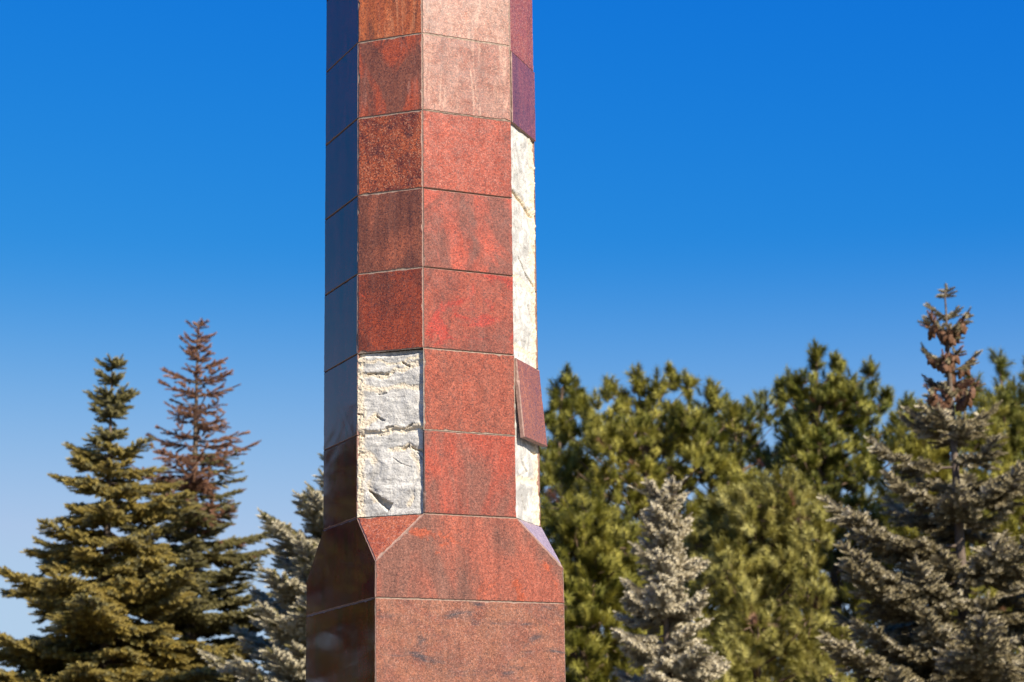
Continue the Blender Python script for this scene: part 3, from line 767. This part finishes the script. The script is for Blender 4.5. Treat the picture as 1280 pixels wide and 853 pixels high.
# world x of pines: 1 m is about 71 picture pixels at Y=36
full = lambda t: 1.0 if t < .55 else 1 - .42 * ((t - .55) / .45) ** 2
cone_ = lambda t: 1.12 - .92 * t ** 1.7
pine("wide olive pine directly right of the column with upright shoots along its top", (2.25, 36, 0), 8.8,
     crown_lobes(3, 124, 1.8, 2.4, 8.45, full) + spikes([(-.55, -.1, 8.75), (-.05, 0, 9.0), (.3, -.2, 8.85), (.55, .1, 9.05), (.85, 0, 8.9), (1.25, -.1, 8.65), (-1.0, 0, 8.45), (1.6, 0, 8.3), (-.3, .1, 8.6), (.1, 0, 8.7), (-1.35, 0, 8.1)]), N_PINE, 71)
pine("slender sparse young pine top showing just beside the loose slab", (1.0, 38.5, 0), 9.75,
     spikes([(0, 0, 9.55), (-.16, 0, 9.2), (.18, 0, 9.3), (.3, 0, 9.0), (-.3, 0, 8.85), (0, 0, 8.9), (-.6, 0, 8.6), (.05, 0, 8.6), (-.15, 0, 8.7)]) + [(0, .1, 8.2, .4, .35), (-.45, 0, 8.0, .3, .3)] + crown_lobes(4, 26, .85, 3.0, 8.0, full), N_PINE2, 73, trunk_r=.08)
pine("tallest dark green pine with a stepped bushy top left of the large silver spruce", (5.75, 38, 0), 9.75,
     crown_lobes(5, 104, 1.95, 2.4, 9.3, cone_) + spikes([(-.1, 0, 9.75), (.3, 0, 9.65), (-.75, 0, 9.1), (.9, 0, 9.5), (1.15, 0, 9.0), (1.55, 0, 8.75), (2.05, 0, 8.5), (-.5, 0, 9.2)]) +
     [(1.45, 0, 8.3, .4, .4), (1.95, .2, 8.0, .4, .4), (1.7, 0, 7.5, .5, .5), (2.2, 0, 7.2, .5, .5), (.9, 0, 8.9, .35, .35)], N_PINE2, 79)
pine("low pale olive pine in front of the taller ones, right of the slim silver spruce", (3.75, 32, 0), 6.6,
     crown_lobes(7, 80, 1.65, 1.6, 6.4, lambda t: 1.12 - .72 * t ** 2), N_PINE3, 83)
pine("bushy olive pine low between the column and the slim silver spruce", (1.15, 31, 0), 6.1,
     crown_lobes(9, 60, 1.15, 1.4, 5.9, lambda t: 1.08 - .6 * t ** 2), N_PINE, 89)
pine("dark pine filling the gap behind the wide olive pine and the tallest pine", (4.4, 41, 0), 9.8,
     crown_lobes(17, 110, 2.1, 2.4, 9.4, full), N_PINE2, 103)
pine("dark pine at the right edge behind the large silver spruce", (8.75, 36, 0), 9.2,
     crown_lobes(13, 66, 1.5, 2.4, 8.6, cone_) + spikes([(-.2, 0, 9.15), (.3, 0, 9.05), (-.7, 0, 8.75), (.6, .2, 8.7)]), N_PINE2, 97)
pine("olive pine between the tallest pine and the right edge, mostly behind the silver spruce", (7.25, 35, 0), 8.5,
     crown_lobes(15, 84, 1.55, 2.0, 8.2, lambda t: 1.1 - .7 * t ** 2), N_PINE, 101)
# trees out to the left, seen only mirrored in the polished shaded side
src = [o for o in bpy.data.objects if o.name.startswith("pine_tree") and "tallest dark green pine with" in o["label"]][0]
for k, (x, y, sc_) in enumerate(((-17.3, 26.4, .80), (-14.9, 27.4, .70), (-19.6, 25.6, .72), (-21.5, 28.0, .85))):
    o = src.copy(); COL.objects.link(o); o.location = (x, y, 0); o.rotation_euler = (0, 0, 2.1 + 1.3 * k); o.scale = (sc_, sc_, sc_)
    o["label"] = "pine off to the left, seen only as a dark reflection in the shaded polished granite"; o["group"] = "pines mirrored in the polished granite"
    for chd in list(src.children):
        q = chd.copy(); COL.objects.link(q); q.parent = o
